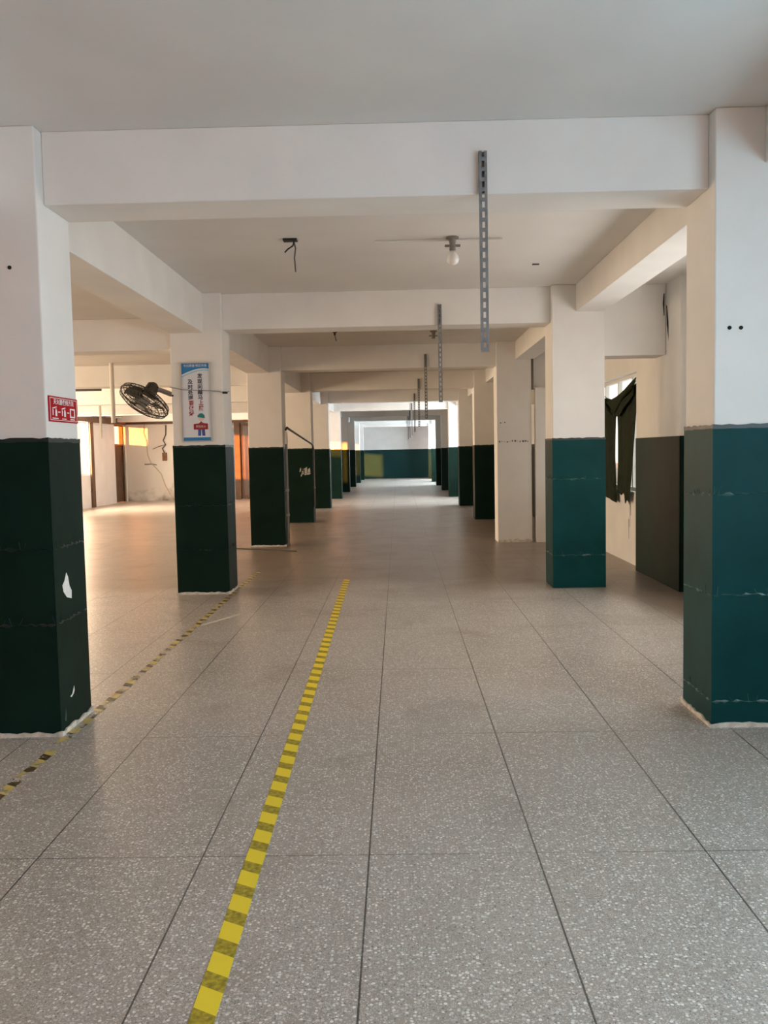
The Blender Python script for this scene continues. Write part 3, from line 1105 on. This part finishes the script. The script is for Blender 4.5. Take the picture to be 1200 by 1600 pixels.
def cage(front):
    mb = MB()
    sgn = 1 if front else -1
    prof = [(0.27, 0.0), (0.262, 0.035 * sgn), (0.21, 0.062 * sgn), (0.13, 0.075 * sgn), (0.055, 0.080 * sgn)]
    for r_, h in prof:
        mb.tube([fpt(r_, 2 * math.pi * i / 40, h) for i in range(40)], 0.008 if r_ > 0.265 else 0.0045, 5, closed=True)
    for s in range(36):
        a = 2 * math.pi * s / 36
        mb.tube([fpt(r_, a, h) for r_, h in prof], 0.0026, 4)
    return mb


cage(True).build('front_guard', 'dark_metal', fan, smooth=True)
cage(False).build('rear_guard', 'dark_metal', fan, smooth=True)
blades = []
for b in range(3):
    mb = MB()
    a0 = 2 * math.pi * b / 3 + 0.4
    top, bot = [], []
    pts = []
    for i in range(9):
        t = i / 8
        a = a0 + (t - 0.5) * 1.15
        rr = 0.235 - 0.03 * abs(t - 0.45)
        pts.append((rr, a, (t - 0.5) * 0.06))
    inner = [(0.05, a0 + 0.45, 0.018), (0.05, a0 - 0.45, -0.018)]
    ring = pts + inner
    n0 = len(ring)
    for r_, a, h in ring:
        mb.v.append(tuple(fpt(r_, a, h)))
    for r_, a, h in ring:
        mb.v.append(tuple(fpt(r_, a, h + 0.004)))
    mb.f.append(tuple(reversed(range(n0))))
    mb.f.append(tuple(range(n0, 2 * n0)))
    for i in range(n0):
        j = (i + 1) % n0
        mb.f.append((i, j, n0 + j, n0 + i))
    blades.append(mb)
MB().tube([fpt(0, 0, 0.085), fpt(0, 0, 0.08), fpt(0, 0, -0.03)], [0.03, 0.052, 0.052], 16).build('hub', 'grey_paint', fan)
for mb in blades:
    mb.build('blade', 'fan_blade', bpy.data.objects['hub'])
MB().tube([fpt(0, 0, -0.08), fpt(0, 0, -0.10), fpt(0, 0, -0.20), fpt(0, 0, -0.23)], [0.05, 0.07, 0.065, 0.03], 16).build('motor', 'dark_metal', fan)
mo = fpt(0, 0, -0.16)
MB().tube([mo, (mo.x + 0.08, mo.y + 0.02, mo.z - 0.01), (-0.06, 0.0, 0.0), (-0.012, 0, 0.0)], 0.026, 10).build('bracket_arm', 'grey_paint', fan)
MB().box(-0.014, -0.0005, -0.05, 0.05, -0.09, 0.09).build('wall_plate', 'dark_metal', fan, bevel=0.003)
o = MB().tube([(-2.345, 9.10, 2.16), (-2.335, 9.02, 2.155), (-2.30, 9.018, 2.150), (-2.206, 9.006, 2.128), (-2.10, 9.006, 2.120), (-1.909, 9.006, 2.109), (-1.83, 9.02, 2.105), (-1.775, 9.03, 2.085), (-1.72, 9.0, 2.10)], 0.0038, 6).build('fan_cable', 'pipe')
tag(o, 'thin grey cable drawn from the fan across the slogan board', 'cable')
o = MB().tube([(-1.79, 9.022, 2.09), (-1.74, 9.018, 2.088)], 0.012, 8).build('cable_plug', 'black')
tag(o, 'small dark connector at the end of the fan cable on the pillar corner', 'connector')

# ------------------------------------------------------------------ pipes and cable at the third and fourth pillar
px, py = XL + 0.044, Yk(3) + 0.05
r = thing('conduit_pipe', (px, py, 0), 'grey upright pipe with clamps on the corner of the third fan side pillar', 'pipe')
MB().tube([(0, 0, 0), (0, 0, 1.60)], 0.022, 12).build('tube', 'pipe', r)
MB().tube([(0, 0, 1.60), (0, 0, 1.66), (0, 0, 1.80)], [0.030, 0.030, 0.022], 12).build('upper_sleeve', 'white_pipe', r)
for z in (0.86, 0.47):
    MB().box(-0.027, 0.026, -0.028, 0.028, z, z + 0.035).build('clamp', 'grey_paint', r)
o = MB().tube([(px, py, 1.822), (px + 0.01, py + 0.08, 1.86), (px + 0.02, py + 0.3, 1.835), (-1.762, 17.9, 1.64), (-1.762, 18.15, 1.60), (-1.76, 18.20, 1.52)], 0.017, 8).build('slanting_cable', 'dark_metal')
tag(o, 'thick dark cable slanting between the third and fourth fan side pillars', 'cable')
r = thing('conduit_pipe', (XL + 0.027, Yk(4) + 0.06, 0.33), 'grey upright pipe on the corner of the fourth fan side pillar', 'pipe')
MB().tube([(0, 0, 0), (0, 0, 1.19)], 0.019, 10).build('tube', 'pipe', r)
MB().box(-0.0205, 0.022, -0.025, 0.025, 0.38, 0.42).build('clamp', 'grey_paint', r)

# ------------------------------------------------------------------ aisle: drop pipes, batten, cables and box on the cross wall
o = MB().tube([(-4.335, 13.35, 2.88), (-4.335, 13.35, 1.97)], 0.035, 10).build('drop_pipe', 'white_pipe')
tag(o, 'white drop pipe hanging from the aisle ceiling beside the fan', 'pipe')
o = MB().tube([(-7.03, 20.7, 2.88), (-7.03, 20.7, 1.9)], 0.03, 10).build('drop_pipe', 'white_pipe')
tag(o, 'shorter pale drop pipe farther back in the aisle before the bright window', 'pipe')
r = thing('batten_lamp', (-5.85, 16.0, 2.66), 'dark thin batten lamp hung level under the aisle ceiling', 'lamp')
MB().box(-0.45, 0.45, -0.03, 0.03, 0, 0.04).build('housing', 'dark_metal', r)
for x in (-0.35, 0.35):
    MB().tube([(x, 0, 0.04), (x, 0, 0.22)], 0.003, 5).build('hanger', 'dark_metal', r)
o = MB().tube([(-8.855, 28.33, 2.42), (-8.855, 28.33, 0)], 0.035, 10).build('corner_pipe', 'white_pipe')
tag(o, 'pale pipe standing in the corner of the stained cross wall', 'pipe')
yw = AISLE_Y - 0.03
pts = [(-8.20, yw, 2.50), (-8.28, yw, 2.25), (-8.18, yw, 1.95), (-8.14, yw, 1.50), (-8.05, yw, 1.25), (-7.90, yw, 1.08), (-7.72, yw, 0.88), (-7.60, yw, 0.50), (-7.42, yw, 0.15), (-7.30, yw, 0.08)]
o = MB().tube(pts, 0.014, 6).build('sagging_cable', 'white_cable')
tag(o, 'pale cable sagging down the stained cross wall', 'cable')
r = thing('socket_box', (-7.59, AISLE_Y - 0.001, 1.30), 'rusty socket box with twisted wires on the stained cross wall', 'socket box')
MB().box(-0.07, 0.07, -0.06, 0, 0, 0.26).build('box', 'rust', r, bevel=0.004)
MB().tube([(0.0, -0.04, 0.26), (-0.06, -0.05, 0.40), (0.05, -0.05, 0.52), (-0.03, -0.04, 0.66), (0.06, -0.03, 0.85), (0.07, -0.02, 1.15)], 0.018, 6).build('wire', 'dark_metal', r)
MB().tube([(0.02, -0.03, 0.52), (-0.20, -0.03, 0.46), (-0.38, -0.02, 0.38)], 0.010, 6).build('wire', 'rust', r)
o = MB().tube([(-8.25, yw, 1.19), (-8.0, yw, 1.20), (-7.86, yw, 1.17)], 0.012, 6).build('wall_cable', 'cable')
tag(o, 'short dark level cable low on the stained cross wall', 'cable')

# ------------------------------------------------------------------ green cloth over the window
def cloth_panel(left, right, top, bot, name, parent, nx=14, nz=26, amp=0.020, ph=0.0, base_x=2.845):
    """left(t), right(t) give y at height fraction; top(s), bot(s) give z at width fraction"""
    mb = MB()
    th = 0.004
    for side in (0, 1):
        for j in range(nz + 1):
            t = j / nz
            for i in range(nx + 1):
                s = i / nx
                z = bot(s) + (top(s) - bot(s)) * t
                y = left(t) + (right(t) - left(t)) * s
                x = base_x - amp * (0.55 + 0.45 * math.sin(s * 9.0 + ph + 1.3 * t)) * (1.1 - 0.5 * t) - 0.006 * math.sin(s * 23 + 5 * t + ph)
                mb.v.append((x - side * th, y, z))
    W = nx + 1
    S = W * (nz + 1)
    for j in range(nz):
        for i in range(nx):
            a = j * W + i
            mb.f.append((a, a + 1, a + W + 1, a + W))
            mb.f.append((S + a, S + a + W, S + a + W + 1, S + a + 1))
    edge = [i for i in range(W)] + [j * W + nx for j in range(1, nz + 1)] + [nz * W + i for i in range(nx - 1, -1, -1)] + [j * W for j in range(nz - 1, 0, -1)]
    for q in range(len(edge)):
        a, b = edge[q], edge[(q + 1) % len(edge)]
        mb.f.append((a, b, S + b, S + a))
    return mb.build(name, 'cloth', parent, smooth=True)


cur = thing('curtain', (2.87, 11.6, 2.1), 'dark green cloth tied up like a ragged curtain over the window', 'curtain')


def lerp(pts):
    def f(t):
        for (a, va), (b, vb) in zip(pts, pts[1:]):
            if t <= b:
                return va + (vb - va) * (t - a) / max(b - a, 1e-6)
        return pts[-1][1]
    return f


def place(o):
    for v in o.data.vertices:
        v.co -= Vector((2.87, 11.6, 2.1))
    return o


# rear panel (towards the partition), then the ragged nearer panel, then the swag across the top
place(cloth_panel(lerp([(0, 12.75), (1, 12.75)]), lerp([(0, 11.40), (0.45, 11.47), (0.85, 11.44), (1, 11.25)]),
                  lerp([(0, 2.14), (0.6, 2.11), (1, 2.02)]), lerp([(0, 0.82), (0.8, 0.76), (1, 0.73)]), 'cloth_panel', cur, ph=0.4))
place(cloth_panel(lerp([(0, 11.27), (0.5, 11.28), (0.85, 11.33), (1, 11.40)]), lerp([(0, 10.78), (0.35, 10.60), (0.75, 10.47), (1, 10.40)]),
                  lerp([(0, 2.03), (0.5, 2.08), (1, 2.22)]), lerp([(0, 0.87), (0.3, 0.84), (0.42, 0.89), (0.62, 0.88), (0.75, 0.72), (0.85, 0.80), (1, 0.74)]), 'cloth_panel', cur, ph=2.0, base_x=2.838))
place(cloth_panel(lerp([(0, 12.2), (1, 12.75)]), lerp([(0, 10.50), (1, 10.385)]),
                  lerp([(0, 2.13), (0.40, 2.055), (0.62, 2.08), (0.85, 2.19), (1, 2.27)]), lerp([(0, 2.06), (0.42, 1.92), (0.62, 1.82), (0.85, 1.95), (1, 2.06)]), 'cloth_swag', cur, nz=10, amp=0.03, ph=1.0, base_x=2.815))
for pts in ([(-0.085, 0.62, 0.045), (-0.09, 0.25, -0.07), (-0.085, -0.16, -0.235)], [(-0.085, -1.16, 0.06), (-0.09, -0.70, -0.04), (-0.085, -0.22, -0.235)]):
    MB().tube(pts, [0.016, 0.026, 0.010], 8).build('cloth_fold', 'cloth', cur, smooth=True)
o = MB().tube([(0.0, 0.75, 0.09), (0.0, 0.30, -0.02), (0.0, -0.25, 0.02), (0.0, -0.90, 0.12), (0.0, -1.25, 0.18)], 0.005, 6).build('hanging_cord', 'dark_metal', cur)
# stains below the sill and a cable loop by the aisle beam
mb = MB()
for y, z0, z1 in ((10.92, 0.45, 0.86), (10.97, 0.30, 0.55), (10.88, 0.6, 0.86)):
    mb.prism([(y - 0.008, z0), (y + 0.004, z0), (y + 0.012, z1), (y - 0.014, z1)], lambda u, v, d: (WR_X - 0.0005 - d, u, v), 0.001)
mb.build('water_stain', 'cable', wr_)
o = MB().tube([(2.74, 9.075, 3.00), (2.735, 9.07, 2.90), (2.742, 9.075, 2.78)], [0.006, 0.010, 0.004], 6).build('dangling_wire', 'black')
tag(o, 'short black wire tail high on the side beam above the cloth covered window', 'wire')
o = MB().tube([(2.765, 9.07, 2.88), (2.772, 9.06, 2.70), (2.79, 9.06, 2.52), (2.785, 9.065, 2.40)], [0.004, 0.009, 0.010, 0.005], 6).build('dangling_wire', 'black')
tag(o, 'longer black wire hanging down the side beam near the wall pier', 'wire')
